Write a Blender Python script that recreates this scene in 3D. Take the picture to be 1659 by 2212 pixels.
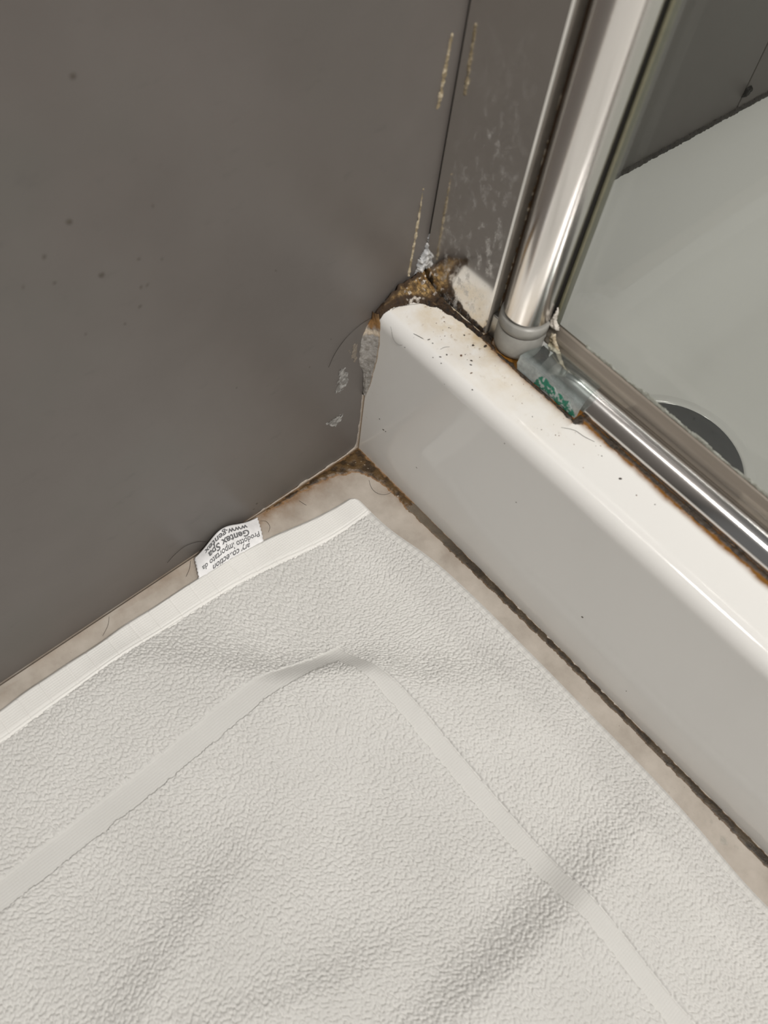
import bpy, math, random
import numpy as np
from mathutils import Matrix, Vector

random.seed(7)
RNG = np.random.default_rng(11)
scene = bpy.context.scene
for o in list(bpy.data.objects):
    bpy.data.objects.remove(o, do_unlink=True)
COL = scene.collection

# ------------------------------------------------------------------ camera
# World: z up. The grey wall is the plane x = 0, the front of the shower tray the plane y = 0,
# the floor z = 0; the corner where the three meet is the origin. All builders below work in mm.
F_PX = 1900.0
CAM_R = np.array([[0.660459, 0.745149, 0.092446], [0.672432, -0.532187, -0.514404], [-0.334109, 0.401907, -0.85255]])
CAM_C = np.array([0.189549, -0.196912, 0.384176])
cam_data = bpy.data.cameras.new('camera')
cam = bpy.data.objects.new('camera', cam_data)
COL.objects.link(cam)
m = Matrix.Identity(4)
for k in range(3):
    m[k][0] = CAM_R[0][k]; m[k][1] = -CAM_R[1][k]; m[k][2] = -CAM_R[2][k]; m[k][3] = CAM_C[k]
cam.matrix_world = m
cam_data.sensor_fit = 'VERTICAL'
cam_data.sensor_height = 24.0
cam_data.sensor_width = 18.0
cam_data.lens = F_PX / 2212.0 * 24.0
cam_data.clip_start = 0.01
cam_data.dof.use_dof = True
cam_data.dof.focus_distance = 0.45
cam_data.dof.aperture_fstop = 8.0
scene.camera = cam

# ------------------------------------------------------------------ light
world = bpy.data.worlds.new('world'); scene.world = world
world.use_nodes = True
world.node_tree.nodes['Background'].inputs[0].default_value = (1.0, 0.985, 0.965, 1)
world.node_tree.nodes['Background'].inputs[1].default_value = 0.15

def area(name, loc, target, size, power, col=(1, 0.965, 0.92)):
    l = bpy.data.lights.new(name, 'AREA'); l.shape = 'DISK'; l.size = size; l.energy = power; l.color = col
    o = bpy.data.objects.new(name, l); COL.objects.link(o); o.location = loc
    o.rotation_euler = (Vector(target) - Vector(loc)).to_track_quat('-Z', 'Y').to_euler()
    return o
area('ceiling_light_room', (1.45, -0.42, 2.10), (0.15, -0.1, 0), 0.40, 40)
area('mirror_light_room', (0.16, -0.62, 1.85), (0.15, 0.0, 0.1), 0.24, 7)
area('ceiling_light_shower', (0.55, 0.85, 2.35), (0.5, 0.7, 0), 0.22, 9.5)
scene.view_settings.view_transform = 'Standard'
scene.view_settings.look = 'None'
scene.view_settings.gamma = 1.0
scene.view_settings.use_curve_mapping = False
scene.view_settings.exposure = -0.01

# ------------------------------------------------------------------ helpers
def pix(u, v, ax, val):
    """point (mm) of the plane axis=val (mm) seen at photo pixel u, v"""
    d = CAM_R.T @ np.array([(u - 829.5) / F_PX, (v - 1106.0) / F_PX, 1.0])
    s = (val / 1000.0 - CAM_C[ax]) / d[ax]
    return (CAM_C + s * d) * 1000.0
def wallp(pts): return np.array([pix(u, v, 0, 0)[1:] for u, v in pts])
def topp(pts, z=105.0): return np.array([pix(u, v, 2, z)[:2] for u, v in pts])
def frontp(pts, y=0.0): return np.array([pix(u, v, 1, y)[[0, 2]] for u, v in pts])

def sstep(a, b, x):
    t = np.clip((x - a) / (b - a), 0, 1); return t * t * (3 - 2 * t)

_lat = {}
def vnoise(x, y, scale=1.0, seed=0):
    if seed not in _lat: _lat[seed] = np.random.default_rng(seed + 100).random((256, 256))
    L = _lat[seed]
    x = np.asarray(x, float) / scale; y = np.asarray(y, float) / scale
    i = np.floor(x).astype(int); j = np.floor(y).astype(int)
    fx = x - i; fy = y - j
    fx = fx * fx * (3 - 2 * fx); fy = fy * fy * (3 - 2 * fy)
    a = L[i % 256, j % 256]; b = L[(i + 1) % 256, j % 256]; c = L[i % 256, (j + 1) % 256]; d = L[(i + 1) % 256, (j + 1) % 256]
    return (a * (1 - fx) + b * fx) * (1 - fy) + (c * (1 - fx) + d * fx) * fy
def fbm(x, y, scale=1.0, seed=0, oct=3):
    s = 0; a = 0.5; t = 0
    for k in range(oct):
        s = s + a * vnoise(x, y, scale / 2 ** k, seed + k); t += a; a *= 0.5
    return s / t

def tag(o, label=None, cat=None, group=None, kind=None):
    if label: o['label'] = label
    if cat: o['category'] = cat
    if group: o['group'] = group
    if kind: o['kind'] = kind
    return o

def build(name, verts, faces, mat, parent=None, smooth=True, attrs=None, color=None):
    """verts in mm; faces list of tuples or int array (n,4)"""
    me = bpy.data.meshes.new(name)
    verts = np.asarray(verts, np.float32) * 0.001
    if isinstance(faces, np.ndarray):
        n = len(faces); k = faces.shape[1]
        me.vertices.add(len(verts)); me.vertices.foreach_set('co', verts.ravel())
        me.loops.add(n * k); me.loops.foreach_set('vertex_index', faces.astype(np.int32).ravel())
        me.polygons.add(n); me.polygons.foreach_set('loop_start', np.arange(0, n * k, k, dtype=np.int32))
    else:
        me.from_pydata([tuple(map(float, v)) for v in verts], [], [tuple(int(i) for i in f) for f in faces])
    me.update(calc_edges=True); me.validate()
    me.polygons.foreach_set('use_smooth', [bool(smooth)] * len(me.polygons))
    if attrs:
        for k, v in attrs.items():
            a = me.attributes.new(k, 'FLOAT', 'POINT'); a.data.foreach_set('value', np.asarray(v, np.float32))
    if color is not None:
        a = me.attributes.new('Col', 'FLOAT_COLOR', 'POINT')
        c = np.ones((len(verts), 4), np.float32); c[:, :3] = color
        a.data.foreach_set('color', c.ravel())
    if mat: me.materials.append(mat)
    o = bpy.data.objects.new(name, me); COL.objects.link(o)
    if parent: o.parent = parent
    return o

def empty(name, loc=(0, 0, 0)):
    o = bpy.data.objects.new(name, None); COL.objects.link(o); o.empty_display_size = 0.02
    return o

def grid_faces(nu, nv):
    i = np.arange((nu - 1) * nv).reshape(nu - 1, nv)[:, :-1].ravel()
    return np.stack([i, i + nv, i + nv + 1, i + 1], 1)

def box(name, lo, hi, mat, parent=None, bevel=0.0):
    x0, y0, z0 = lo; x1, y1, z1 = hi
    v = [(x0, y0, z0), (x1, y0, z0), (x1, y1, z0), (x0, y1, z0), (x0, y0, z1), (x1, y0, z1), (x1, y1, z1), (x0, y1, z1)]
    f = [(0, 3, 2, 1), (4, 5, 6, 7), (0, 1, 5, 4), (1, 2, 6, 5), (2, 3, 7, 6), (3, 0, 4, 7)]
    o = build(name, v, f, mat, parent, smooth=False)
    if bevel:
        b = o.modifiers.new('bevel', 'BEVEL'); b.width = bevel * 0.001; b.segments = 3; b.limit_method = 'NONE'
        for p in o.data.polygons: p.use_smooth = True
    return o

def sweep_x(name, prof, xs, mat, parent=None, closed=True, caps=True, smooth=True, attrs=None):
    """profile of (y, z) points swept along x"""
    prof = np.asarray(prof, float); n = len(prof); xs = np.asarray(xs, float)
    V = np.zeros((len(xs), n, 3)); V[:, :, 0] = xs[:, None]; V[:, :, 1] = prof[None, :, 0]; V[:, :, 2] = prof[None, :, 1]
    F = []
    for i in range(len(xs) - 1):
        for j in range(n if closed else n - 1):
            a = i * n + j; b = i * n + (j + 1) % n
            F.append((a, b, b + n, a + n))
    if caps and closed:
        F.append(tuple(range(n))[::-1]); F.append(tuple((len(xs) - 1) * n + k for k in range(n)))
    return build(name, V.reshape(-1, 3), F, mat, parent, smooth)

def lathe(name, cx, cy, prof, mat, parent=None, n=64, cap=True):
    """profile of (r, z) about a vertical axis"""
    V = []; F = []
    for r, z in prof:
        for k in range(n):
            a = 2 * math.pi * k / n; V.append((cx + r * math.cos(a), cy + r * math.sin(a), z))
    for i in range(len(prof) - 1):
        for k in range(n):
            a = i * n + k; b = i * n + (k + 1) % n
            F.append((a, b, b + n, a + n))
    if cap:
        F.append(tuple(range(n))[::-1]); F.append(tuple((len(prof) - 1) * n + k for k in range(n)))
    return build(name, V, F, mat, parent)

def tube(name, pts, r, mat, parent=None, n=6, taper=True):
    pts = np.asarray(pts, float)
    # Catmull-Rom resample
    P = np.vstack([2 * pts[0] - pts[1], pts, 2 * pts[-1] - pts[-2]]); out = []
    for i in range(1, len(P) - 2):
        for t in np.linspace(0, 1, 9)[:-1]:
            out.append(0.5 * ((2 * P[i]) + (-P[i - 1] + P[i + 1]) * t + (2 * P[i - 1] - 5 * P[i] + 4 * P[i + 1] - P[i + 2]) * t * t + (-P[i - 1] + 3 * P[i] - 3 * P[i + 1] + P[i + 2]) * t ** 3))
    out.append(pts[-1]); C = np.array(out)
    T = np.gradient(C, axis=0); T /= np.linalg.norm(T, axis=1)[:, None] + 1e-9
    V = []; F = []
    for i, (c, t) in enumerate(zip(C, T)):
        a = np.cross(t, [0.31, 0.52, 0.79]); a /= np.linalg.norm(a); b = np.cross(t, a)
        rr = r * (1 if not taper else (0.45 + 0.55 * math.sin(math.pi * (0.12 + 0.76 * i / (len(C) - 1)))))
        for k in range(n):
            w = 2 * math.pi * k / n; V.append(c + rr * (math.cos(w) * a + math.sin(w) * b))
    for i in range(len(C) - 1):
        for k in range(n):
            p = i * n + k; q = i * n + (k + 1) % n; F.append((p, q, q + n, p + n))
    F.append(tuple(range(n))[::-1]); F.append(tuple((len(C) - 1) * n + k for k in range(n)))
    return build(name, V, F, mat, parent)

def poly_sd(P, poly):
    """signed distance of points (n,2) to polygon, positive inside"""
    poly = np.asarray(poly, float); n = len(poly)
    d = np.full(len(P), 1e9); ins = np.zeros(len(P), bool)
    for i in range(n):
        a = poly[i]; b = poly[(i + 1) % n]; ab = b - a
        t = np.clip(((P - a) @ ab) / (ab @ ab + 1e-12), 0, 1)
        d = np.minimum(d, np.linalg.norm(P - a - t[:, None] * ab, axis=1))
        c = ((a[1] > P[:, 1]) != (b[1] > P[:, 1]))
        with np.errstate(divide='ignore', invalid='ignore'):
            ins ^= c & (P[:, 0] < (b[0] - a[0]) * (P[:, 1] - a[1]) / (b[1] - a[1] + 1e-12) + a[0])
    return np.where(ins, d, -d)

def crust(name, poly, mapf, mat, h=0.6, res=0.4, ragged=1.0, edge=1.0, seed=0, rough=0.7, colf=None, hf=None, nscale=1.6, parent=None):
    """a thin ragged lump of dirt or sealant filling a polygon of a plane; mapf(a, b, height) gives the 3-D point"""
    poly = np.asarray(poly, float)
    lo = poly.min(0) - ragged - res; hi = poly.max(0) + ragged + res
    a = np.arange(lo[0], hi[0], res); b = np.arange(lo[1], hi[1], res)
    A, B = np.meshgrid(a, b, indexing='ij'); nu, nv = A.shape
    P = np.stack([A.ravel(), B.ravel()], 1)
    d = poly_sd(P, poly) + ragged * 2 * (fbm(P[:, 0], P[:, 1], 2.2, seed) - 0.5)
    n1 = fbm(P[:, 0], P[:, 1], nscale, seed + 20, 3)
    e = sstep(0, edge, d)
    H = h * e * (1 - rough + rough * 2 * n1)
    if hf is not None: H = H + e * hf(P[:, 0], P[:, 1], d, n1)
    H = np.where(d > 0, H + 0.03, -0.05)
    Fq = grid_faces(nu, nv)
    keep = (d[Fq] > -res * 0.8).all(1) & (d[Fq].max(1) > 0)
    Fq = Fq[keep]
    used = np.unique(Fq); remap = np.full(len(P), -1); remap[used] = np.arange(len(used))
    V = np.array(mapf(P[used, 0], P[used, 1], H[used])).T
    c = colf(P[used, 0], P[used, 1], d[used], n1[used]) if colf else None
    return build(name, V, remap[Fq], mat, parent, True, color=c)

on_floor = lambda a, b, h: (a, b, h)
on_wall = lambda a, b, h: (h, a, b)
on_rim = lambda a, b, h: (a, b - np.where(b < 8, h * (8 - b) / 8, 0), np.where(b < 8, 97 + np.sqrt(np.clip(64 - (8 - np.clip(b, 0, 8)) ** 2, 0, 64)), 105.0) + h)
on_front = lambda a, b, h: (a, -h, b)
on_top = lambda a, b, h: (a, b, 105.0 + h)

def mixc(c0, c1, t):
    t = np.asarray(t)[..., None]; return np.asarray(c0)[None, :] * (1 - t) + np.asarray(c1)[None, :] * t if np.ndim(c0) == 1 else c0 * (1 - t) + np.asarray(c1)[None, :] * t

# ------------------------------------------------------------------ materials
class NT:
    def __init__(self, name):
        self.m = bpy.data.materials.new(name); self.m.use_nodes = True
        self.t = self.m.node_tree; self.b = self.t.nodes['Principled BSDF']; self.out = self.t.nodes['Material Output']
    def n(self, kind, **kw):
        nd = self.t.nodes.new(kind)
        for k, v in kw.items():
            if k in nd.inputs: nd.inputs[k].default_value = v
            else: setattr(nd, k, v)
        return nd
    def l(self, a, b): self.t.links.new(a, b)
    def obj(self, scale=(1, 1, 1)):
        g = self.n('ShaderNodeNewGeometry'); mp = self.n('ShaderNodeMapping'); mp.inputs['Scale'].default_value = scale
        self.l(g.outputs['Position'], mp.inputs['Vector']); return mp.outputs[0]
    def noise(self, scale, detail=4, rough=0.55, vec=None):
        nd = self.n('ShaderNodeTexNoise'); nd.inputs['Scale'].default_value = scale; nd.inputs['Detail'].default_value = detail; nd.inputs['Roughness'].default_value = rough
        self.l(vec if vec is not None else self.obj(), nd.inputs['Vector']); return nd.outputs['Fac']
    def ramp(self, fac, stops):
        r = self.n('ShaderNodeValToRGB'); e = r.color_ramp.elements
        while len(e) < len(stops): e.new(0.5)
        for i, (p, c) in enumerate(stops):
            e[i].position = p; e[i].color = (*c, 1) if len(c) == 3 else c
        self.l(fac, r.inputs[0]); return r.outputs[0]
    def mix(self, fac, a, b):
        nd = self.n('ShaderNodeMix', data_type='RGBA')
        for s, v in ((0, fac), (6, a), (7, b)):
            if hasattr(v, 'is_output'): self.l(v, nd.inputs[s])
            else: nd.inputs[s].default_value = (*v, 1) if isinstance(v, tuple) else v
        return nd.outputs[2]
    def math(self, op, a, b=0.0, clamp=False):
        nd = self.n('ShaderNodeMath', operation=op, use_clamp=clamp)
        for s, v in ((0, a), (1, b)):
            if hasattr(v, 'is_output'): self.l(v, nd.inputs[s])
            else: nd.inputs[s].default_value = v
        return nd.outputs[0]
    def attr(self, name, color=False):
        a = self.n('ShaderNodeAttribute', attribute_name=name); return a.outputs['Color' if color else 'Fac']
    def set(self, **kw):
        for k, v in kw.items():
            k = {'color': 'Base Color', 'rough': 'Roughness', 'metal': 'Metallic', 'ior': 'IOR', 'spec': 'Specular IOR Level', 'coat': 'Coat Weight', 'trans': 'Transmission Weight', 'alpha': 'Alpha', 'coat_rough': 'Coat Roughness', 'sheen': 'Sheen Weight'}.get(k, k)
            if hasattr(v, 'is_output'): self.l(v, self.b.inputs[k])
            else: self.b.inputs[k].default_value = (*v, 1) if isinstance(v, tuple) and len(v) == 3 else v
        return self
    def bump(self, h, strength=0.3, dist=0.001):
        nd = self.n('ShaderNodeBump'); nd.inputs['Strength'].default_value = strength; nd.inputs['Distance'].default_value = dist
        self.l(h, nd.inputs['Height']); self.l(nd.outputs[0], self.b.inputs['Normal']); return self

def mat_wall():
    s = NT('grey_wall_tile')
    big = s.noise(9, 3); mid = s.noise(45, 4); streak = s.noise(30, 5, 0.6, s.obj((1, 2.2, 5.0)))
    c = s.ramp(big, [(0.3, (0.140, 0.125, 0.115)), (0.5, (0.154, 0.138, 0.127)), (0.7, (0.147, 0.139, 0.126))])
    c = s.mix(s.math('MULTIPLY', s.ramp(mid, [(0.35, (0, 0, 0)), (0.75, (1, 1, 1))]), 0.25), c, (0.19, 0.172, 0.16))
    c = s.mix(s.math('MULTIPLY', s.ramp(streak, [(0.62, (0, 0, 0)), (0.8, (1, 1, 1))]), 0.55), c, (0.098, 0.09, 0.084))
    s.set(color=c, rough=0.42, spec=0.45); s.bump(s.noise(900, 3), 0.05, 0.0004); return s.m
def mat_floor():
    s = NT('beige_floor_tile')
    a = s.noise(60, 6, 0.6); b = s.noise(14, 3)
    c = s.ramp(a, [(0.3, (0.34, 0.30, 0.255)), (0.5, (0.43, 0.385, 0.335)), (0.7, (0.50, 0.455, 0.40))])
    st = s.attr('stain'); n = s.noise(160, 5, 0.65)
    f = s.math('MULTIPLY', st, s.ramp(n, [(0.25, (0.35,) * 3), (0.65, (1.0,) * 3)]), True)
    c = s.mix(f, c, (0.20, 0.105, 0.04))
    c = s.mix(s.ramp(s.noise(700, 2), [(0.70, (0, 0, 0)), (0.76, (0.6, 0.6, 0.6))]), c, (0.2, 0.17, 0.14))
    s.set(color=c, rough=s.math('ADD', s.math('MULTIPLY', b, 0.25), 0.25), spec=0.4); s.bump(s.noise(300, 4), 0.12, 0.0006); return s.m
def mat_ceramic():
    s = NT('white_ceramic')
    film = s.attr('film'); rust = s.attr('rust'); n = s.noise(120, 6, 0.65); n2 = s.noise(420, 4, 0.6)
    c = (0.80, 0.79, 0.765)
    ff = s.math('MULTIPLY', film, s.ramp(n, [(0.3, (0.15,) * 3), (0.7, (1.0,) * 3)]), True)
    c = s.mix(ff, c, (0.60, 0.49, 0.32))
    c = s.mix(s.math('MULTIPLY', s.math('MULTIPLY', film, 0.8), s.ramp(n2, [(0.62, (0, 0, 0)), (0.72, (1, 1, 1))]), True), c, (0.30, 0.20, 0.11))
    rr = s.math('MULTIPLY', rust, s.ramp(s.noise(260, 4), [(0.25, (0.75,) * 3), (0.6, (1.3,) * 3)]), True)
    c = s.mix(rr, c, (0.20, 0.088, 0.016))
    s.set(color=c, rough=s.math('ADD', s.math('MULTIPLY', ff, 0.25), 0.10), spec=0.5); return s.m
def mat_metal(name, col, rough, noise_amt=0.1, brushed=None):
    s = NT(name); v = s.obj(brushed) if brushed else None
    n = s.noise(150, 4, 0.6, v)
    s.set(color=col, metal=1.0, rough=s.math('ADD', s.math('MULTIPLY', n, noise_amt), rough - noise_amt / 2)); return s
def mat_plain(name, col, rough=0.5, spec=0.4, bumpscale=None, bstr=0.3, bdist=0.0004):
    s = NT(name); n = s.noise(220, 4)
    d = tuple(c * 0.82 for c in col); s.set(color=s.ramp(n, [(0.3, d), (0.7, col)]), rough=rough, spec=spec)
    if bumpscale: s.bump(s.noise(bumpscale, 4), bstr, bdist)
    return s.m
def mat_crust(name, rough=0.6, spec=0.35, bstr=0.5):
    s = NT(name); n = s.noise(1400, 3)
    s.set(color=s.mix(s.ramp(n, [(0.4, (0,) * 3), (0.7, (0.35,) * 3)]), s.attr('Col', True), (0.10, 0.07, 0.04)), rough=rough, spec=spec); s.bump(n, bstr, 0.0004); return s.m

M_wall = mat_wall(); M_floor = mat_floor(); M_cer = mat_ceramic()
s = mat_metal('polished_aluminium_jamb', (0.80, 0.785, 0.76), 0.10, 0.06)
lime = s.math('MULTIPLY', s.attr('lime'), s.ramp(s.noise(300, 6, 0.75, s.obj((1, 1, 0.55))), [(0.52, (0, 0, 0)), (0.70, (0.8,) * 3)]), True)
s.set(color=s.mix(lime, (0.80, 0.785, 0.76), (0.72, 0.71, 0.68)), metal=s.math('SUBTRACT', 1.0, lime), rough=s.math('ADD', s.math('MULTIPLY', lime, 0.5), 0.10))
M_jamb = s.m
M_post = mat_metal('polished_aluminium_post', (0.86, 0.835, 0.815), 0.20, 0.05, (1, 1, 0.05)).m
M_rail = mat_metal('polished_aluminium_rail', (0.80, 0.79, 0.775), 0.13, 0.08, (0.05, 1, 1)).m
M_chrome_dull = mat_metal('dull_grey_metal', (0.46, 0.45, 0.425), 0.38, 0.15).m
M_cap = mat_plain('grey_plastic_cap', (0.36, 0.352, 0.325), 0.38, 0.5, 700, 0.15)
M_seal = mat_plain('brown_rotten_seal', (0.07, 0.038, 0.018), 0.45, 0.4, 500)
M_black = mat_plain('black_rubber', (0.02, 0.019, 0.016), 0.5, 0.3)
M_gcrust = mat_crust('grime', 0.45, 0.5); M_scrust = mat_crust('sealant', 0.62, 0.3, 0.35); M_mould = mat_crust('mould', 0.5, 0.45)
s = NT('crumbling_sealant'); n_ = s.noise(520, 6, 0.7); n3 = s.noise(900, 3)
c_ = s.mix(s.ramp(n_, [(0.42, (0, 0, 0)), (0.55, (0.8,) * 3)]), s.attr('Col', True), (0.055, 0.03, 0.012))
c_ = s.mix(s.ramp(n3, [(0.64, (0, 0, 0)), (0.72, (0.3,) * 3)]), c_, (0.50, 0.33, 0.16))
s.set(color=c_, rough=0.6, spec=0.35); s.bump(n_, 0.8, 0.0012); M_blob = s.m
M_white = mat_plain('limescale', (0.62, 0.59, 0.55), 0.8, 0.2, 900)
M_hair = mat_plain('dark_hair', (0.02, 0.014, 0.010), 0.4, 0.5)
M_drain = mat_plain('grey_drain_plastic', (0.085, 0.088, 0.090), 0.35, 0.5, 400, 0.1)
M_drainrim = mat_plain('white_drain_ring', (0.62, 0.63, 0.60), 0.15, 0.5)

def mat_terry(name, weave, k=1.0):
    s = NT(name)
    n = s.noise(24, 3)
    c = s.ramp(n, [(0.3, (0.745 * k, 0.735 * k, 0.705 * k)), (0.7, (0.80 * k, 0.79 * k, 0.76 * k))])
    s.set(color=c, rough=0.95, spec=0.08, sheen=0.25)
    if weave:
        w1 = s.n('ShaderNodeTexWave', wave_type='BANDS', bands_direction='X'); w1.inputs['Scale'].default_value = 260; w1.inputs['Distortion'].default_value = 1.2; s.l(s.obj(), w1.inputs['Vector'])
        w2 = s.n('ShaderNodeTexWave', wave_type='BANDS', bands_direction='Y'); w2.inputs['Scale'].default_value = 260; w2.inputs['Distortion'].default_value = 1.2; s.l(s.obj(), w2.inputs['Vector'])
        s.bump(s.math('ADD', w1.outputs['Fac'], w2.outputs['Fac']), 0.25, 0.0002)
    else:
        vo = s.n('ShaderNodeTexVoronoi'); vo.inputs['Scale'].default_value = 720; s.l(s.obj((1, 1, 0.3)), vo.inputs['Vector'])
        s.bump(s.math('SUBTRACT', s.math('MULTIPLY', s.noise(2200, 3), 0.5), vo.outputs['Distance']), 0.35, 0.0005)
    return s.m
M_terry = mat_terry('white_terry', False, 0.775); M_weave = mat_terry('white_weave', True, 0.99); M_band = mat_terry('white_band', True, 0.77)
M_label = mat_plain('white_satin_label', (0.82, 0.815, 0.82), 0.55, 0.3, 1500, 0.15)
M_print = mat_plain('grey_label_print', (0.16, 0.16, 0.165), 0.7, 0.2)

def mat_glass(name, tint, rough=0.02, dirt=None):
    s = NT(name); s.t.nodes.remove(s.b)
    tr = s.n('ShaderNodeBsdfTransparent'); tr.inputs[0].default_value = (*tint, 1)
    gl = s.n('ShaderNodeBsdfGlossy'); gl.inputs['Roughness'].default_value = rough
    lw = s.n('ShaderNodeLayerWeight'); lw.inputs['Blend'].default_value = 0.5
    fr = s.math('ADD', s.math('MULTIPLY', s.math('POWER', lw.outputs['Facing'], 5.0), 0.95), 0.035, True)
    mx = s.n('ShaderNodeMixShader'); s.l(fr, mx.inputs[0]); s.l(tr.outputs[0], mx.inputs[1]); s.l(gl.outputs[0], mx.inputs[2])
    last = mx.outputs[0]
    if dirt:
        df = s.n('ShaderNodeBsdfPrincipled'); df.inputs['Base Color'].default_value = (*dirt[0], 1); df.inputs['Roughness'].default_value = 0.5
        m2 = s.n('ShaderNodeMixShader')
        f = s.ramp(s.noise(dirt[2], 5, 0.6, s.obj(dirt[3])), [(0.3, (dirt[1][0],) * 3), (0.7, (dirt[1][1],) * 3)])
        if len(dirt) > 4:
            sx = s.n('ShaderNodeSeparateXYZ'); s.l(s.obj(), sx.inputs[0])
            f = s.math('MULTIPLY', f, s.ramp(s.math('MULTIPLY', s.math('SUBTRACT', sx.outputs[2], 0.104), 70.0), [(0.45, (1.6,) * 3), (0.72, (0.12,) * 3)]), True)
        s.l(f, m2.inputs[0]); s.l(last, m2.inputs[1]); s.l(df.outputs[0], m2.inputs[2]); last = m2.outputs[0]
    s.l(last, s.out.inputs[0]); return s.m
M_glass = mat_glass('clear_glass', (0.865, 0.875, 0.86))
M_strip = mat_glass('yellowed_clear_plastic', (0.90, 0.85, 0.78), 0.15, ((0.36, 0.315, 0.265), (0.45, 0.75), 90, (0.08, 1, 1)))
M_clear = mat_glass('clear_acrylic', (0.90, 0.93, 0.925), 0.05, ((0.50, 0.54, 0.535), (0.22, 0.50), 300, (1, 1, 1), True))
M_glassedge = mat_plain('green_glass_edge', (0.24, 0.23, 0.15), 0.3, 0.5)

# ------------------------------------------------------------------ the setting
wall = build('wall_left', *(lambda lo, hi: ([(lo[0], lo[1], lo[2]), (hi[0], lo[1], lo[2]), (hi[0], hi[1], lo[2]), (lo[0], hi[1], lo[2]), (lo[0], lo[1], hi[2]), (hi[0], lo[1], hi[2]), (hi[0], hi[1], hi[2]), (lo[0], hi[1], hi[2])],
             [(0, 3, 2, 1), (4, 5, 6, 7), (0, 1, 5, 4), (1, 2, 6, 5), (2, 3, 7, 6), (3, 0, 4, 7)]))((-40, -1800, 0), (-1.2, 930, 2400)),
             mat_plain('dark_grout', (0.06, 0.055, 0.05), 0.8), smooth=False)
tag(wall, 'grey tiled wall running behind the shower jamb', kind='structure')
box('tile', (-11, -1200.0, 1.0), (0, 276.6, 1200), M_wall, wall, 0.5)
box('tile', (-11, 277.8, 1.0), (0, 880, 1200), M_wall, wall, 0.5)
box('tile', (-11, -1200.0, 1201.2), (0, 276.6, 2400), M_wall, wall, 0.5)
box('tile', (-11, 277.8, 1201.2), (0, 880, 2400), M_wall, wall, 0.5)

# floor: fine mesh near the corner so that the brown stain along the joints has its own shape
fx = np.concatenate([[-20.0], np.arange(0, 60, 1.0), np.arange(60, 340, 4.0), np.linspace(340, 1800, 20)])
fy = -np.concatenate([[-8.0], np.arange(0, 60, 1.0), np.arange(60, 320, 4.0), np.linspace(320, 1800, 20)])
A, B = np.meshgrid(fx, fy, indexing='ij')
nz = fbm(A, B, 6, 40)
st = np.exp(-np.clip(np.minimum(A * 0.9, -B * 1.4 + 0.03 * A) - 3, 0, 99) / 5.0) * sstep(150, 0, np.hypot(A, B) + 60 * (nz - 0.5))
st = np.clip(st * 1.25 + 0.35 * np.exp(-A / 4.0) * (nz > 0.35), 0, 1)
floor = build('floor', np.stack([A, B, np.zeros_like(A)], -1).reshape(-1, 3), grid_faces(len(fx), len(fy))[:, ::-1], M_floor, attrs={'stain': st.ravel()})
tag(floor, 'beige tiled bathroom floor with brown stains in the corner', kind='structure')

# ------------------------------------------------------------------ shower tray
H = 105.0
tray = tag(empty('shower_tray'), 'white ceramic shower tray with stained rim in the corner', 'shower tray')
tx = np.concatenate([np.arange(0.02, 330, 1.0), np.linspace(330, 900, 40)])
prof = [(0.0, z) for z in np.arange(0, 96.9, 3.0)]
prof += [(8 - 8 * math.cos(a), 97 + 8 * math.sin(a)) for a in np.linspace(0, math.pi / 2, 10)]
prof += [(y, 105.0) for y in np.arange(9, 48, 1.0)] + [(y, 105.0) for y in np.arange(48, 80, 1.0)] + [(y, 105.0) for y in np.arange(80, 340, 4.0)] + [(y, 105.0) for y in np.linspace(340, 880, 40)]
prof = np.array(prof)
X, Yp = np.meshgrid(tx, prof[:, 0], indexing='ij'); Zp = np.broadcast_to(prof[:, 1], X.shape).copy()
dw = np.clip(9 + (Yp - 168) * 0.045, 6, 18)
depth = dw + (45 - dw) * sstep(-5, 95, X)
Zp -= sstep(40, 49, Yp) * depth
n1 = fbm(X, Yp, 9, 50)
film = np.clip(1.15 - (27 - Yp) / 24, 0, 1) * sstep(125, 30, X) * (Yp > 5) * (Yp < 50) * (0.55 + 0.9 * n1)
edge_y = np.where(X < 97, 24.6, 27.6 + 1.6 * (fbm(X, Yp * 0, 22, 55) - 0.5))
rust = np.where(X < 97, np.exp(-np.clip(edge_y - Yp + 1.2 * (n1 - 0.5), 0, 99) / 1.6), sstep(-4.6, -0.4, Yp - edge_y + 1.6 * (n1 - 0.5))) * (Yp > 8) * (Yp < 48) * sstep(30, 60, X)
film = np.where((Zp < 100) & (Yp < 5), 0.10 * sstep(24, 2, X) + 0.12 * sstep(16, 2, Zp), film)
body = build('body', np.stack([X, Yp, Zp], -1).reshape(-1, 3), grid_faces(len(tx), len(prof)), M_cer, tray, attrs={'film': film.ravel(), 'rust': rust.ravel()})
dcx, dcy, DR = 125.5, 79.0, 34.0
lathe('drain_ring', dcx, dcy, [(DR + 6.5, 59.9), (DR + 4, 60.5), (DR + 2, 61.0), (DR + 0.9, 60.9), (DR + 0.3, 60.2)], M_cer, tray, 72, cap=False)
lathe('drain_cover', dcx, dcy, [(DR, 59.9), (DR, 61.2), (DR - 0.6, 61.9), (DR * .85, 62.4), (DR * .6, 62.8), (DR * .3, 63.0), (0.2, 63.1)], M_drain, tray, 72)

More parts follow.
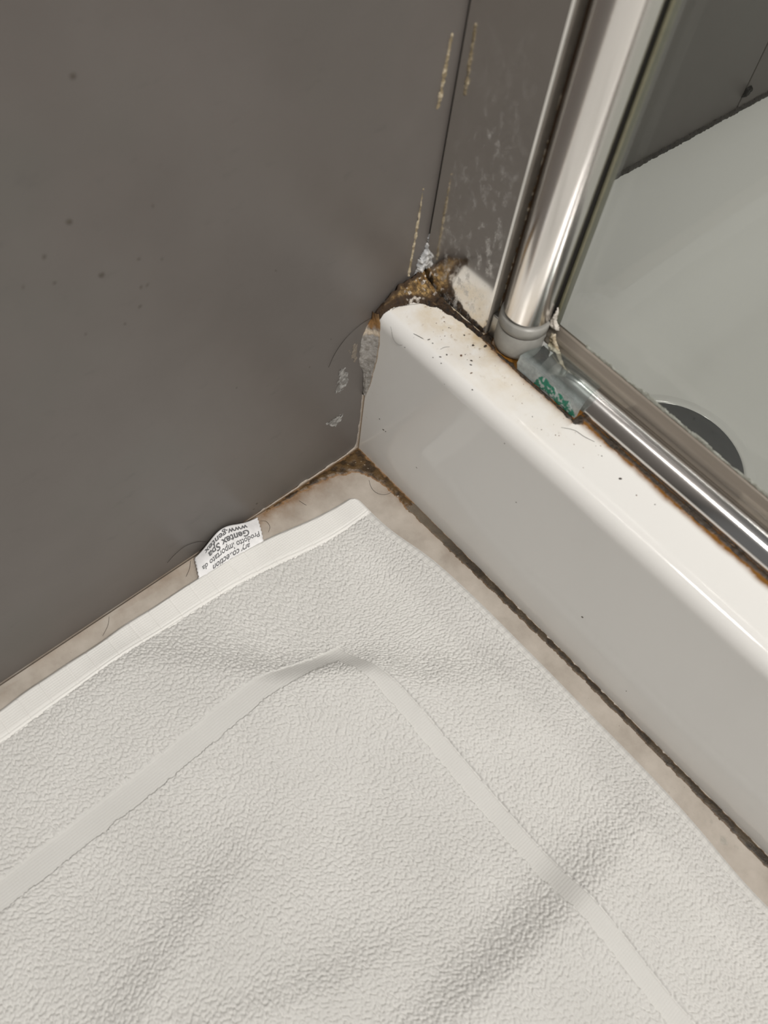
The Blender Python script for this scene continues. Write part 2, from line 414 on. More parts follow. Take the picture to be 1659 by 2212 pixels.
# ------------------------------------------------------------------ wall jamb of the shower
jamb = tag(empty('wall_jamb'), 'polished aluminium wall jamb spotted with limescale beside the hinge post', 'door jamb')
jz = np.concatenate([np.arange(105.6, 260, 2.0), np.linspace(260, 1950, 30)])
jp = [(0.9, 27.5), (39.2, 27.5), (40.0, 28.2), (40.0, 34.0), (38.8, 34.0), (38.8, 40), (0.9, 40)]
jx = [(0.9, 27.5)] + [(x, 27.5) for x in np.arange(2, 39.2, 1.5)] + jp[1:]
V = np.array([[(x, y, z) for x, y in jx] for z in jz]); n = len(jx)
lm = np.array([[max(0.0, min(1, (1.3 - abs(x - 24) / 16))) * max(0, min(1, (235 - z) / 100)) * (0.4 + 1.2 * float(vnoise(x, z, 9, 61))) if y < 27.6 else 0.35 for x, y in jx] for z in jz])
F = [(i * n + j, i * n + (j + 1) % n, (i + 1) * n + (j + 1) % n, (i + 1) * n + j) for i in range(len(jz) - 1) for j in range(n)]
build('face_plate', V.reshape(-1, 3), F, M_jamb, jamb, smooth=False, attrs={'lime': lm.ravel()})
box('side_lip', (40.05, 28.0, 106.0), (40.5, 33.6, 1950), mat_plain('limed_metal_edge', (0.36, 0.33, 0.29), 0.5, 0.4, 600), jamb)
# rotten seal filling the hinge gap, with crusty rims
box('hinge_seal', (40.6, 33.2, 116.0), (44.6, 40.0, 1950), M_seal, jamb, 0.6)
box('pivot_bracket', (40.8, 29.2, 105.2), (45.5, 34.5, 117.0), M_chrome_dull, jamb, 0.6)
box('joint_strip', (0.05, 28.2, 112.0), (0.85, 34, 1950), M_black, jamb)

# ------------------------------------------------------------------ pivoting glass door
door = tag(empty('shower_door'), 'clear glass shower door hung on a round polished post', 'shower door')
pcx, pcy, pr = 52.5, 35.5, 10.15
lathe('hinge_post', pcx, pcy, [(pr - 1.2, 125.4), (pr - 0.3, 125.5), (pr, 126.2), (pr, 400), (pr, 1940)], M_post, door, 96)
lathe('collar', pcx, pcy, [(pr + 0.1, 118.6), (pr + 0.55, 118.9), (pr + 0.55, 123.2), (pr + 0.1, 123.8), (pr - 0.9, 124.2), (pr - 1.0, 125.2)], M_cap, door, 96)
lathe('pivot_cap', pcx, pcy, [(pr - 1.6, 105.1), (pr - 0.3, 105.9), (pr + 0.35, 108), (pr + 0.35, 117.6), (pr + 0.1, 118.2)], M_cap, door, 96)
lathe('grime_ring', pcx, pcy, [(pr - 0.5, 118.1), (pr + 0.25, 118.3), (pr - 0.5, 118.6)], M_seal, door, 96)
glass = box('glass_pane', (63.5, 42.0, 117.2), (800, 48.0, 1940), M_glass, door)
box('edge_seal', (61.9, 41.6, 116.0), (63.4, 46.2, 1940), M_glassedge, door, 0.4)
box('post_channel', (56.5, 41.0, 118.0), (61.9, 46.0, 1940), M_black, door)
# bottom drip seal: ridged clear profile gripping the lower edge of the pane
bp = [(41.2, 123.2), (40.6, 122.6), (40.5, 120.0), (40.0, 119.4), (39.6, 117.6), (39.9, 115.9), (40.3, 115.2), (39.7, 113.6), (40.2, 111.9), (41.2, 110.6), (43, 109.6), (48.0, 109.6), (49.0, 110.6), (49.0, 116.2), (48.3, 117), (41.9, 117), (41.9, 123.2)]
sweep_x('drip_seal', bp, np.linspace(62, 800, 40), M_strip, door)

# ------------------------------------------------------------------ threshold rail with clear end cover
rail = tag(empty('threshold_rail'), 'half-round polished threshold rail along the tray rim under the glass', 'rail')
_k = np.array([(29.5, 105.1), (29.55, 106.6), (30.2, 108.4), (31.6, 110.2), (33.6, 111.7), (36.0, 112.7), (38.2, 113.1), (39.4, 113.1)])
_t = np.linspace(0, len(_k) - 1, 40); rp = []
for t in _t:
    i = min(int(t), len(_k) - 2); f_ = t - i; p0, p1, p2, p3 = _k[max(i - 1, 0)], _k[i], _k[i + 1], _k[min(i + 2, len(_k) - 1)]
    rp.append(tuple(0.5 * (2 * p1 + (p2 - p0) * f_ + (2 * p0 - 5 * p1 + 4 * p2 - p3) * f_ ** 2 + (3 * p1 - 3 * p2 + p3 - p0) * f_ ** 3)))
rp += [(39.4, 105.1)]
sweep_x('bar', rp, np.linspace(69.5, 800, 40), M_rail, rail)
cv = [(25.3, 105.2), (25.5, 108), (26.3, 112.0), (28.2, 115.0), (31.5, 117.0), (36.5, 117.6)]
inner = [(36.5, 116.3), (32.0, 115.8), (29.3, 114.0), (27.6, 111.6), (27.0, 108), (26.9, 105.2)]
xs0 = {25.3: 62.5, 25.5: 61.4, 26.3: 61.6, 28.2: 63.2, 31.5: 65.6, 36.5: 67.0}
def cover_mesh():
    pr_ = cv + inner; V = []; F = []; n = len(pr_)
    st = [62.6, 61.5, 61.5, 63.0, 65.5, 67.0, 67.0, 65.5, 63.0, 61.5, 61.5, 62.6]
    for k in range(12):
        t = k / 11
        for (y, z), a in zip(pr_, st): V.append((a * (1 - t) + 95.2 * t, y, z))
    for i in range(11):
        for j in range(n):
            a = i * n + j; b = i * n + (j + 1) % n; F.append((a, b, b + n, a + n))
    F.append(tuple(range(n))[::-1]); F.append(tuple(11 * n + k for k in range(n)))
    return V, F
endc = build('end_cover', *cover_mesh(), M_clear, rail, smooth=False)
endc['label'] = 'clear plastic end cover with chipped green paint'


def paint_col(x, z, d, n):
    return mixc((0.02, 0.20, 0.13), (0.42, 0.47, 0.46), sstep(0.52, 0.62, n))
# paint left on the sloping front of the cover: follows the cover's own front profile
_cy = np.array([25.3, 25.5, 26.3, 28.2]); _cz = np.array([105.2, 108, 112.0, 115.0])
crust('green_paint', [(73, 105.6), (73, 110.0), (76, 112.5), (80, 111.0), (86, 110.0), (92.5, 109.5), (94.6, 107.0), (94.4, 105.5)],
      lambda a, b, h: (a, np.interp(b, _cz, _cy) - h - 0.05, b), M_scrust, 0.12, 0.25, 1.4, 0.3, 5, colf=paint_col, nscale=1.1, parent=rail)

# ------------------------------------------------------------------ bath towel
towel = tag(empty('bath_towel'), 'white terry bath towel spread crumpled over the floor', 'towel')
X0, Y0 = 10.5, -13.5                        # resting place of the towel's corner before it was crumpled
HEM, SEL, B0, B1 = 14.0, 4.5, 61.0, 72.0    # hem, selvedge, woven frame band (distances from the edges)
sg = np.concatenate([np.arange(0, 350, 0.36), np.linspace(350, 480, 45)[1:]])
tg = np.concatenate([np.arange(0, 320, 0.36), np.linspace(320, 600, 80)[1:]])
S, T = np.meshgrid(sg, tg, indexing='ij')
jn = 0.9 * (vnoise(S, T, 2.0, 70) - 0.5)
in_hem = S < HEM + 0.5 * jn
in_sel = (T < SEL + jn) & ~in_hem
band = (((S > B0 + jn) & (S < B1 + jn) & (T > B0 + jn)) | ((T > B0 + jn) & (T < B1 - 2 + jn) & (S > B0 + jn)))
flat = in_hem | in_sel | band
# loops of the terry pile: small elongated bumps on a jittered lattice
ps, pt = 1.55, 1.05
ci = np.floor(S / ps).astype(int); cj = np.floor(T / pt).astype(int)
lat = np.random.default_rng(5).random((4, 512, 1024))
pile = np.zeros_like(S)
drift = 1.8 * (fbm(S, T, 38, 80) - 0.5)
for di in (-1, 0, 1):
    for dj in (-1, 0, 1):
        i = ci + di; j = cj + dj
        r0 = lat[0][i % 512, j % 1024]; r1 = lat[1][i % 512, j % 1024]; r2 = lat[2][i % 512, j % 1024]; r3 = lat[3][i % 512, j % 1024]
        dx = S - (i + 0.5 + 0.75 * (r0 - 0.5) + 0.5 * (j % 2)) * ps; dy = T - (j + 0.5 + 0.8 * (r1 - 0.5)) * pt
        an = (r2 - 0.5) * 1.3 + drift; ca = np.cos(an); sa = np.sin(an)
        q = ((dx * ca + dy * sa) / 0.98) ** 2 + ((-dx * sa + dy * ca) / 0.60) ** 2
        pile = np.maximum(pile, (0.75 + 0.45 * r3) * np.sqrt(np.clip(1 - q, 0, 1)))
fade = sstep(350, 335, S) * sstep(320, 305, T)
pile = pile * fade + 0.6 * (1 - fade)
# soft settling of the cloth into the plane, then folds
rc = 5.0
cs, ct = S.copy(), T.copy()
cm = (S < rc) & (T < rc)
vs, vt = S - rc, T - rc
Lr = np.hypot(vs, vt) + 1e-9; mx_ = np.maximum(np.abs(vs), np.abs(vt))
cs[cm] = (rc + vs * mx_ / Lr)[cm]; ct[cm] = (rc + vt * mx_ / Lr)[cm]
PX = X0 + cs + 0.5 * (vnoise(T, S * 0, 17, 90) - 0.5) * np.exp(-S / 8) * 2
PY = Y0 - ct + (1.4 * (vnoise(S, T * 0, 33, 91) - 0.5) - 2.0 * np.exp(-((S - 270) / 40) ** 2) * 1.8) * np.exp(-T / 45)
def ridge(pts, amps, w_plus, w_minus):
    """asymmetric ridge along a polyline; plus side is to the left of its direction. returns height and signed distance"""
    pts = np.asarray(pts, float); best = np.full(PX.shape, 1e9); sg_ = np.zeros_like(PX); am = np.zeros_like(PX)
    for k in range(len(pts) - 1):
        a, b = pts[k], pts[k + 1]; ab = b - a; L2 = ab @ ab
        t = np.clip(((PX - a[0]) * ab[0] + (PY - a[1]) * ab[1]) / L2, 0, 1)
        dx = PX - a[0] - t * ab[0]; dy = PY - a[1] - t * ab[1]; d = np.hypot(dx, dy)
        c = ab[0] * dy - ab[1] * dx
        u = d < best
        best = np.where(u, d, best); sg_ = np.where(u, np.sign(c), sg_); am = np.where(u, amps[k] * (1 - t) + amps[k + 1] * t, am)
    sd = best * sg_
    h = am * np.where(sd > 0, np.exp(-(sd / w_plus) ** 2), np.exp(-(sd / w_minus) ** 2))
    return h, sd
C1 = [(-10, -200), (23, -170), (57, -138), (80, -117), (92, -96), (102, -82), (122, -70), (142, -45), (165, -10)]
h1, d1 = ridge(C1, [0, 5.5, 8.5, 10.5, 11.0, 10.5, 8.5, 6.0, 2.0], 17.0, 40.0)
# the fold takes up cloth, so the corner beyond it is drawn towards the fold
along = ((PX - 92) + (PY + 96)) / math.sqrt(2)
w = sstep(-12, 40, d1) * np.exp(-(along / 38) ** 2)
PX = PX + 11.5 * w; PY = PY - 8.5 * w
C2 = [(220, -310), (226, -215), (228, -150), (231, -118), (232, -88), (231, -60), (229, -35), (226, -8)]
h2, d2 = ridge(C2, [0, 2.5, 8.0, 11.5, 10.0, 7.0, 5.0, 1.5], 15.0, 38.0)
C3 = [(180, -350), (160, -260), (150, -228), (143, -208), (137, -188), (131, -165), (128, -140)]
h3, d3 = ridge(C3, [0, 5, 7, 6.5, 5.0, 2.5, 0], 15.0, 40.0)
C4 = [(150, -262), (178, -200), (190, -170), (196, -148), (198, -120)]
h4, d4 = ridge(C4, [0, 4.0, 3.4, 2.2, 0], 10.0, 18.0)
low = 1.6 * (fbm(PX, PY, 46, 95, 2) - 0.4)
edge = sstep(-0.2, 1.8, np.minimum(S, T))
base = np.where(in_hem, 2.6, np.where(in_sel, 1.5, np.where(band, 1.75, 2.0)))
pucker = np.where(in_hem, 0.35 * np.abs(np.sin(T / 9.5 + 3 * vnoise(T, S, 30, 97))) + 0.25 * (vnoise(T, S * 0.2, 5, 98) - 0.5), 0.0)
pucker = pucker - np.where(in_hem, 0.45 * np.exp(-((((T + 2.5 * vnoise(T, S * 0.1, 12, 101)) % 11.0) - 5.5) / 0.35) ** 2) * (vnoise(T, S * 0, 8, 102) > 0.35), 0.0)
pucker = pucker + np.where(in_sel, 0.14 * np.sin(S * 2 * math.pi / 4.2 + 4 * vnoise(S, T, 20, 99)), 0.0)
stitch = -0.7 * np.exp(-((S - HEM + 0.4) / 0.55) ** 2) - 0.35 * np.exp(-((S - HEM + 1.9) / 0.4) ** 2)
seam = -0.9 * np.exp(-((T - B0) / 0.45) ** 2) * (S > B0)
PZ = (base + pucker + np.where(flat, 0, pile * 0.85) + stitch + seam) * (0.18 + 0.82 * edge) + (h1 + h2 + h3 + h4) * sstep(-6, 30, np.minimum(S, T) + 4) + np.maximum(low, -0.4) * sstep(0, 12, np.minimum(S, T))
PZ = np.maximum(PZ, 0.25)
VT = np.stack([PX, PY, PZ], -1).reshape(-1, 3)
FT = grid_faces(len(sg), len(tg))[:, ::-1]
part = np.where(in_hem, 1, np.where(in_sel, 2, np.where(band, 3, np.where((S > B1) & (T > B1 - 2), 4, 0)))).ravel()[FT[:, 0]]
for k, (nm, mt) in enumerate([('terry_border', M_terry), ('hem', M_weave), ('selvedge', M_band), ('woven_band', M_band), ('terry_field', M_terry)]):
    f = FT[part == k]; us = np.unique(f); rm = np.full(len(VT), -1); rm[us] = np.arange(len(us))
    build(nm, VT[us], rm[f], mt, towel)

# care label: a folded satin loop sewn under the hem, its far end leaning up the wall
NU, NV = 40, 24
def label_pt(u, v, lift=0.0):
    """u 0..1 along the hem (from the far end to the tray end), v 0..1 from the hem to the fold at the wall"""
    y = -111.5 + 37.0 * u + (5.0 * v) * (1 - u) + 5.5 * v * u
    xh = 13.4 + 1.6 * u; zh = 1.3
    zf = 2.3 + 8.0 * np.exp(-((u - 0.47) / 0.30) ** 2)
    xf = 1.1 + 1.8 * (1 - np.exp(-((u - 0.45) / 0.35) ** 2))
    s_ = np.sin(np.pi * np.clip(v, 0, 1))
    return np.stack(np.broadcast_arrays(xh + (xf - xh) * v + 0.3 * s_, y, zh + (zf - zh) * v ** 0.8 + 1.3 * s_ + lift), -1)
U, Vv = np.meshgrid(np.linspace(0, 1, NU), np.linspace(0, 1, NV), indexing='ij')
top = label_pt(U + 0.006 * np.sin(Vv * 40) * (np.abs(U - 0.5) > 0.49), Vv); bot = top.copy(); bot[..., 2] -= 0.45 + 0.25 * Vv; bot[..., 2] = np.maximum(bot[..., 2], 0.3); bot[..., 0] += 0.35 * Vv
LV = np.concatenate([top.reshape(-1, 3), bot.reshape(-1, 3)]); g1 = grid_faces(NU, NV); nL = NU * NV
LF = [tuple(f) for f in g1[:, ::-1]] + [tuple(f + nL) for f in g1]
ring = [i * NV for i in range(NU)] + [(NU - 1) * NV + j for j in range(1, NV)] + [i * NV + NV - 1 for i in range(NU - 2, -1, -1)] + [j for j in range(NV - 2, 0, -1)]
LF += [(ring[k], ring[(k + 1) % len(ring)], ring[(k + 1) % len(ring)] + nL, ring[k] + nL) for k in range(len(ring))]
lab = build('care_label', LV, LF, M_label, towel); lab['label'] = 'white satin care label printed in grey, sewn under the hem'
def label_text(txt, u_start, u_end, v_mid, height, shear=0.0, bold=0.0):
    cu = bpy.data.curves.new('text', 'FONT'); cu.body = txt; cu.size = 1.0; cu.shear = shear; cu.offset = bold; cu.resolution_u = 3
    ob = bpy.data.objects.new('text', cu); COL.objects.link(ob)
    dg = bpy.context.evaluated_depsgraph_get(); me = bpy.data.meshes.new_from_object(ob.evaluated_get(dg))
    co = np.zeros(len(me.vertices) * 3); me.vertices.foreach_get('co', co); co = co.reshape(-1, 3)
    fs = [tuple(p.vertices) for p in me.polygons]
    bpy.data.objects.remove(ob, do_unlink=True); bpy.data.meshes.remove(me)
    wd = co[:, 0].max() - co[:, 0].min(); u = u_start + (u_end - u_start) * (co[:, 0] - co[:, 0].min()) / wd
    v = v_mid - (co[:, 1] - 0.34) * height
    ok = (v < 0.985) & (v > -0.10) & (u > 0.01) & (u < 0.99)
    fs = [f for f in fs if all(ok[i] for i in f)]
    return build('print', label_pt(u, v, 0.07), fs, M_print, lab, smooth=False)
label_text('ary collection', 0.80, 0.22, 0.12, 0.24, 0.25, 0.02)
label_text('Prodotto Importato da', 0.965, 0.075, 0.335, 0.27, 0.0, 0.018)
label_text('Gentex Spa', 0.83, 0.20, 0.575, 0.32, 0.0, 0.03)
label_text('www.gentex', 0.83, 0.16, 0.80, 0.27, 0.0, 0.025)

# ------------------------------------------------------------------ sealant and dirt
def bead_col(x, y, d, n): return mixc((0.46, 0.42, 0.37), (0.27, 0.20, 0.13), sstep(0.5, 0.75, n))
# peeling silicone in the upright corner between wall and tray
zz = np.concatenate([np.linspace(103.5, 46, 150)])
lw = np.interp(-zz, [-103.5, -98.4, -95.1, -89.7, -80.2, -72, -63.7, -53, -46], [0.6, 1.2, 3.4, 5.4, 6.0, 5.5, 2.4, 1.4, 1.0])
rw = np.interp(-zz, [-103.5, -99.3, -88, -77, -67.5, -58.5, -49.8, -46], [3.2, 4.8, 6.0, 6.0, 4.7, 4.0, 2.4, 1.2])
lw = lw + 0.7 * (vnoise(zz, zz * 0, 1.6, 120) - 0.5); rw = rw + 0.35 * (vnoise(zz, zz * 0, 2.4, 121) - 0.5)
NW = 22; w = np.linspace(0, 1, NW)
SV = []; SC = []
for k, z in enumerate(zz):
    a = np.array([0.02, -lw[k]]); b = np.array([rw[k], -0.02]); back = np.array([0.9, -0.9])
    p = a[None] * ((1 - w) ** 2)[:, None] + 2 * back[None] * (w * (1 - w))[:, None] + b[None] * (w ** 2)[:, None]
    nn = fbm(w * 9, np.full(NW, z), 1.7, 122); lift = (0.9 * np.sin(np.pi * w) ** 0.5) * (0.5 + nn)
    p = p + lift[:, None] * np.array([0.7, -0.7])[None] * 0.8
    SV.append(np.stack([p[:, 0], p[:, 1], np.full(NW, z)], 1))
    base_c = mixc((0.36, 0.345, 0.325), (0.25, 0.235, 0.215), sstep(0.35, 0.7, nn))
    top_t = np.clip(sstep(93, 97, np.full(NW, z) + 5 * (nn - 0.5)), 0, 1)
    c = mixc(base_c, (0.25, 0.13, 0.045), top_t); c = mixc(c, (0.60, 0.50, 0.38), sstep(2.2, 0.6, np.abs(z - 92.5 + 3 * (nn - 0.5))) * 0.8)
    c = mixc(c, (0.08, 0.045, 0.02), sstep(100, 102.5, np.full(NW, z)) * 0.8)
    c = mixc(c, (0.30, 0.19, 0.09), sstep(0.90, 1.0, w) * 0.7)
    SC.append(c)
so = build('silicone_sealant', np.concatenate(SV), grid_faces(len(zz), NW), M_scrust, color=np.concatenate(SC))
tag(so, 'lump of grey peeling silicone in the upright corner of wall and tray', 'sealant')
# thin bead from there to the floor and on along the wall
zz = np.linspace(46, 0.4, 90); SV = []; SC = []
for z in zz:
    wv = 0.9 + 0.7 * float(vnoise(z, 3.0, 2.5, 130)) + 2.5 * max(0, (9 - z) / 9) ** 2
    SV.append([(0.02, -wv, z), (0.5, -wv * 0.9, z), (0.7, -0.7, z), (0.75, -0.02, z)])
    SC += [(0.50, 0.455, 0.40), (0.46, 0.41, 0.36), (0.28, 0.22, 0.16), (0.10, 0.07, 0.045)]
tag(build('silicone_bead', np.array(SV).reshape(-1, 3), grid_faces(len(zz), 4), M_scrust, color=np.array(SC)), 'thin cracked silicone bead in the upright corner just above the floor', 'sealant')
yy = np.linspace(-0.5, -235, 420); SV = []; SC = []
for y in yy:
    q = float(vnoise(y, 1.0, 3.0, 131)); fade = 1 / (1 + math.exp((-y - 72) / 7.0))
    hh = 0.2 + (0.35 + 2.0 * q * q) * fade + 2.4 * math.exp(y / 5.0); th = 0.3 + 0.5 * fade * (0.4 + q)
    SV.append([(0.02, y, hh), (th * 0.7, y, hh * 0.95), (th, y, hh * 0.35), (th + 0.25, y, 0.02)])
    k = fade; d_ = np.array([0.06, 0.045, 0.032])
    SC += [tuple(np.array(c) * k + d_ * (1 - k)) for c in ((0.47, 0.42, 0.365), (0.43, 0.375, 0.32), (0.20, 0.14, 0.09), (0.07, 0.045, 0.025))]
tag(build('silicone_bead', np.array(SV).reshape(-1, 3), grid_faces(len(yy), 4)[:, ::-1], M_scrust, color=np.array(SC)), 'thin beige silicone bead along the foot of the grey wall', 'sealant')

# brown grime heaped in the floor corner
def grime_col(x, y, d, n):
    c = mixc((0.032, 0.017, 0.006), (0.095, 0.052, 0.016), sstep(0.35, 0.65, n))
    c = mixc(c, (0.30, 0.17, 0.08), sstep(1.3, 0.1, d) * 0.9)
    return mixc(c, (0.55, 0.47, 0.38), (vnoise(x, y, 0.7, 141) > 0.965) * 0.8)
gp = topp([(576, 1106), (600, 1096), (640, 1071), (690, 1044), (730, 1029), (768, 1020), (800, 1032), (830, 1050), (852, 1071), (882, 1103)], 0)
gp = np.vstack([gp, [(47, -0.1), (0.4, -0.1), (0.4, -62)]])
tag(crust('corner_grime', gp, on_floor, M_gcrust, 0.7, 0.4, 1.2, 2.5, 140, 0.7, grime_col, nscale=3.2), 'brown caked grime in the floor corner below the tray', 'grime', kind='stuff')
def joint_col(x, y, d, n):
    c = mixc((0.022, 0.016, 0.010), (0.055, 0.040, 0.024), sstep(0.4, 0.7, n))
    c = mixc(c, (0.17, 0.14, 0.105), sstep(95, 45, x) * 0.75)
    return mixc(c, (0.20, 0.12, 0.06), sstep(0.7, 0.0, d) * 0.7)
xs = np.linspace(42, 360, 70)
lo_ = np.interp(xs, [42, 85, 117, 157, 222, 265, 360], [-5.4, -4.6, -3.9, -3.1, -3.6, -4.4, -5.0])
jp_ = np.vstack([np.stack([xs, lo_], 1), [(360, -0.05), (42, -0.05)]])
tag(crust('joint_mould', jp_, on_floor, M_mould, 0.35, 0.5, 0.7, 1.0, 150, 0.6, joint_col, nscale=4.0), 'dark mouldy joint along the foot of the white tray', 'mould', kind='stuff')

# crusted sealant in the corner of rim, wall and jamb
def blob_h(x, y, d, n):
    return (7.5 * np.exp(-np.clip(x, 0, 99) / 4.5) * sstep(3, 15, y) + 4.5 * np.exp(-np.clip(27.3 - y, 0, 99) / 4.0) * np.exp(-np.clip(x - 4, 0, 99) / 8.0)) * (0.8 + 0.4 * fbm(x, y, 4, 165)) + 0.5 * (x > 14) * n
def blob_col(x, y, d, n):
    c = mixc((0.20, 0.105, 0.025), (0.46, 0.30, 0.12), sstep(0.32, 0.66, n))
    c = mixc(c, (0.055, 0.035, 0.02), (vnoise(x * 1.0, y, 1.9, 161) > 0.70) * 0.75)
    c = mixc(c, (0.030, 0.018, 0.014), sstep(4.2, 1.8, d + 1.5 * (n - 0.5)) * (y < 25) * 0.95)
    c = mixc(c, (0.014, 0.010, 0.008), sstep(10, 14, x))
    fl = (vnoise(x, y, 1.3, 163) > 0.68) & (np.abs(x - 7.5) < 4.5) & (y > 12)
    return mixc(c, (0.78, 0.72, 0.64), fl * 0.85)
bp_ = [(0.02, 0.05), (3.2, 0.05), (4.0, 1.2), (4.2, 3.4), (6.0, 9.0), (9.4, 17.2), (17.3, 22.0), (28.5, 24.6), (41, 25.2), (41, 27.4), (0.02, 27.4)]
tag(crust('corner_sealant', bp_, on_rim, M_blob, 0.8, 0.3, 0.8, 1.2, 160, 0.8, blob_col, blob_h, 2.2), 'crumbling brown sealant heaped on the tray rim in the jamb corner', 'sealant')
# white silicone lumps squeezed up between wall and jamb
def lump_col(x, y, d, n): return mixc((0.40, 0.41, 0.42), (0.66, 0.66, 0.66), sstep(0.35, 0.7, n))
tag(crust('sealant_lump', [(22.5, 111), (25.5, 110), (28, 112), (28.2, 118), (29.6, 124), (30.5, 131), (28.0, 131), (26.5, 124), (23.8, 119)], on_wall, M_scrust, 1.8, 0.35, 1.1, 0.9, 170, 0.9, lump_col), 'pale silicone lump squeezed out beside the foot of the jamb', 'sealant')
def trace_col(x, y, d, n): return mixc((0.26, 0.21, 0.13), (0.58, 0.50, 0.36), sstep(0.35, 0.7, n))
tr = [(18.5, 112), (19.6, 112), (20.3, 140), (20.1, 158), (19.5, 158), (19.2, 140)]
tag(crust('sealant_trace', tr, on_wall, M_scrust, 0.5, 0.3, 0.55, 0.4, 171, 0.9, trace_col), 'thin yellowed sealant line rising on the wall above the rim corner', 'sealant')
tr = [(20.0, 192), (21.4, 192), (22.4, 219), (21.4, 219)]
tag(crust('sealant_trace', tr, on_wall, M_scrust, 0.6, 0.3, 0.7, 0.4, 172, 0.9, trace_col), 'short whitish sealant streak high on the wall left of the jamb', 'sealant')

# dried plaster smears on the wall beside the tray
def smear_col(x, y, d, n): return mixc((0.21, 0.205, 0.195), (0.40, 0.395, 0.38), sstep(0.35, 0.65, n))
for px_, lb, sd_ in ([(738, 795), (752, 800), (755, 820), (742, 838), (730, 850), (722, 846), (728, 828), (732, 812)], 'larger pale plaster smear on the grey wall beside the tray', 180), \
        ([(737, 893), (739, 905), (727, 918), (712, 922), (708, 914), (722, 906)], 'smaller pale plaster smear on the grey wall lower down', 183), \
        ([(768, 740), (772, 760), (769, 778), (760, 775), (757, 755)], 'faint beige smear on the wall against the peeling silicone', 186):
    tag(crust('plaster_smear', wallp(px_), on_wall, M_scrust, 0.2, 0.25, 2.6, 0.25, sd_, 0.9, smear_col if sd_ < 186 else (lambda x, y, d, n: mixc((0.21, 0.185, 0.155), (0.27, 0.235, 0.195), n))), lb, 'plaster smear')

# mould and rust packed along the jamb foot, the pivot and the rail
def rust_col(x, y, d, n):
    c = mixc((0.012, 0.009, 0.006), (0.03, 0.018, 0.010), n)
    return mixc(c, (0.16, 0.07, 0.015), sstep(0.6, 0.0, d) * sstep(0.35, 0.6, vnoise(x, y, 7, 195)))
xs = np.linspace(97, 360, 60)
tag(crust('rail_mould', np.vstack([np.stack([xs, 27.4 + 1.4 * (vnoise(xs, xs * 0, 14, 190) - 0.5)], 1), [(360, 29.6), (97, 29.6)]]), on_top, M_mould, 0.35, 0.4, 0.55, 0.5, 191, 0.8, rust_col), 'black and rusty mould line along the front of the rail', 'mould', kind='stuff')
tag(crust('pivot_black', [(38, 25.4), (46, 24.6), (52, 24.4), (60, 24.2), (70, 23.9), (85, 23.9), (97.5, 23.4), (99.5, 26), (98, 29.4), (95.5, 29.4), (95.3, 25.2), (62, 25.2), (59, 26.3), (52, 24.9), (46, 27), (43, 31), (40.5, 31), (40.2, 27.3)], on_top, M_mould, 0.4, 0.35, 0.7, 0.5, 192, 0.8, rust_col), 'black mould around the foot of the pivot and clear end cover', 'mould', kind='stuff')

tag(crust('pivot_black', [(61, 27.5), (66, 26.9), (69.2, 27.4), (69.2, 39.0), (64, 44), (60.5, 44)], on_top, M_mould, 0.5, 0.4, 0.6, 0.6, 193, 0.8, rust_col), 'black fill in the gap between pivot and rail end', 'mould', kind='stuff')  # black patch covering the rim in the gap behind the post
# limescale crumbs where post, pane and drip seal meet
def lime_col(x, y, d, n): return mixc((0.42, 0.34, 0.22), (0.66, 0.58, 0.45), sstep(0.35, 0.65, n))
tag(crust('limescale_crust', [tuple(p) for p in frontp([(1185, 742), (1193, 720), (1200, 722), (1203, 742), (1209, 756), (1214, 776), (1207, 780), (1196, 764), (1186, 756)], 39.6)], lambda a, b, h: (a, 39.6 - h, b), M_scrust, 1.1, 0.3, 0.9, 0.9, 200, 0.9, lime_col), 'beige limescale crust on the lower end of the drip seal', 'limescale')
tag(crust('limescale_crust', [(61.2, 121.5), (63.5, 121.0), (66.5, 122.3), (66, 123.8), (64.4, 126), (63.9, 130), (62.6, 132), (61.9, 127)], lambda a, b, h: (a, 40.4 - h, b), M_scrust, 1.2, 0.3, 0.7, 0.8, 203, 0.9, lambda x, y, d, n: mixc((0.50, 0.45, 0.38), (0.78, 0.74, 0.68), n)), 'whitish limescale crust climbing between hinge post and glass', 'limescale')
xs = np.linspace(80, 185, 40)
tag(crust('limescale_line', np.vstack([np.stack([xs, 122.9 + 0 * xs], 1), np.stack([xs, 123.6 + 1.8 * vnoise(xs, xs * 0, 7, 207)], 1)[::-1]]), lambda a, b, h: (a, 41.95 - h * 0.5, b), M_scrust, 0.4, 0.35, 0.5, 0.3, 208, 0.9, lambda x, y, d, n: mixc((0.36, 0.37, 0.32), (0.55, 0.57, 0.52), n)), 'pale limescale line on the glass along the drip seal', 'limescale')
# crumbly rims of the hinge seal
def seam_col(x, y, d, n): return mixc((0.16, 0.09, 0.03), (0.55, 0.48, 0.38), sstep(0.4, 0.65, n))
tag(crust('seal_crust', [(112, 33.0), (112, 34.4), (170, 34.2), (215, 34.0), (215, 33.4), (170, 33.3)], lambda a, b, h: (40.7 + h, b, a), M_scrust, 0.5, 0.35, 0.6, 0.4, 206, 0.9, seam_col), 'crusty limescale edging the brown hinge seal', 'limescale')
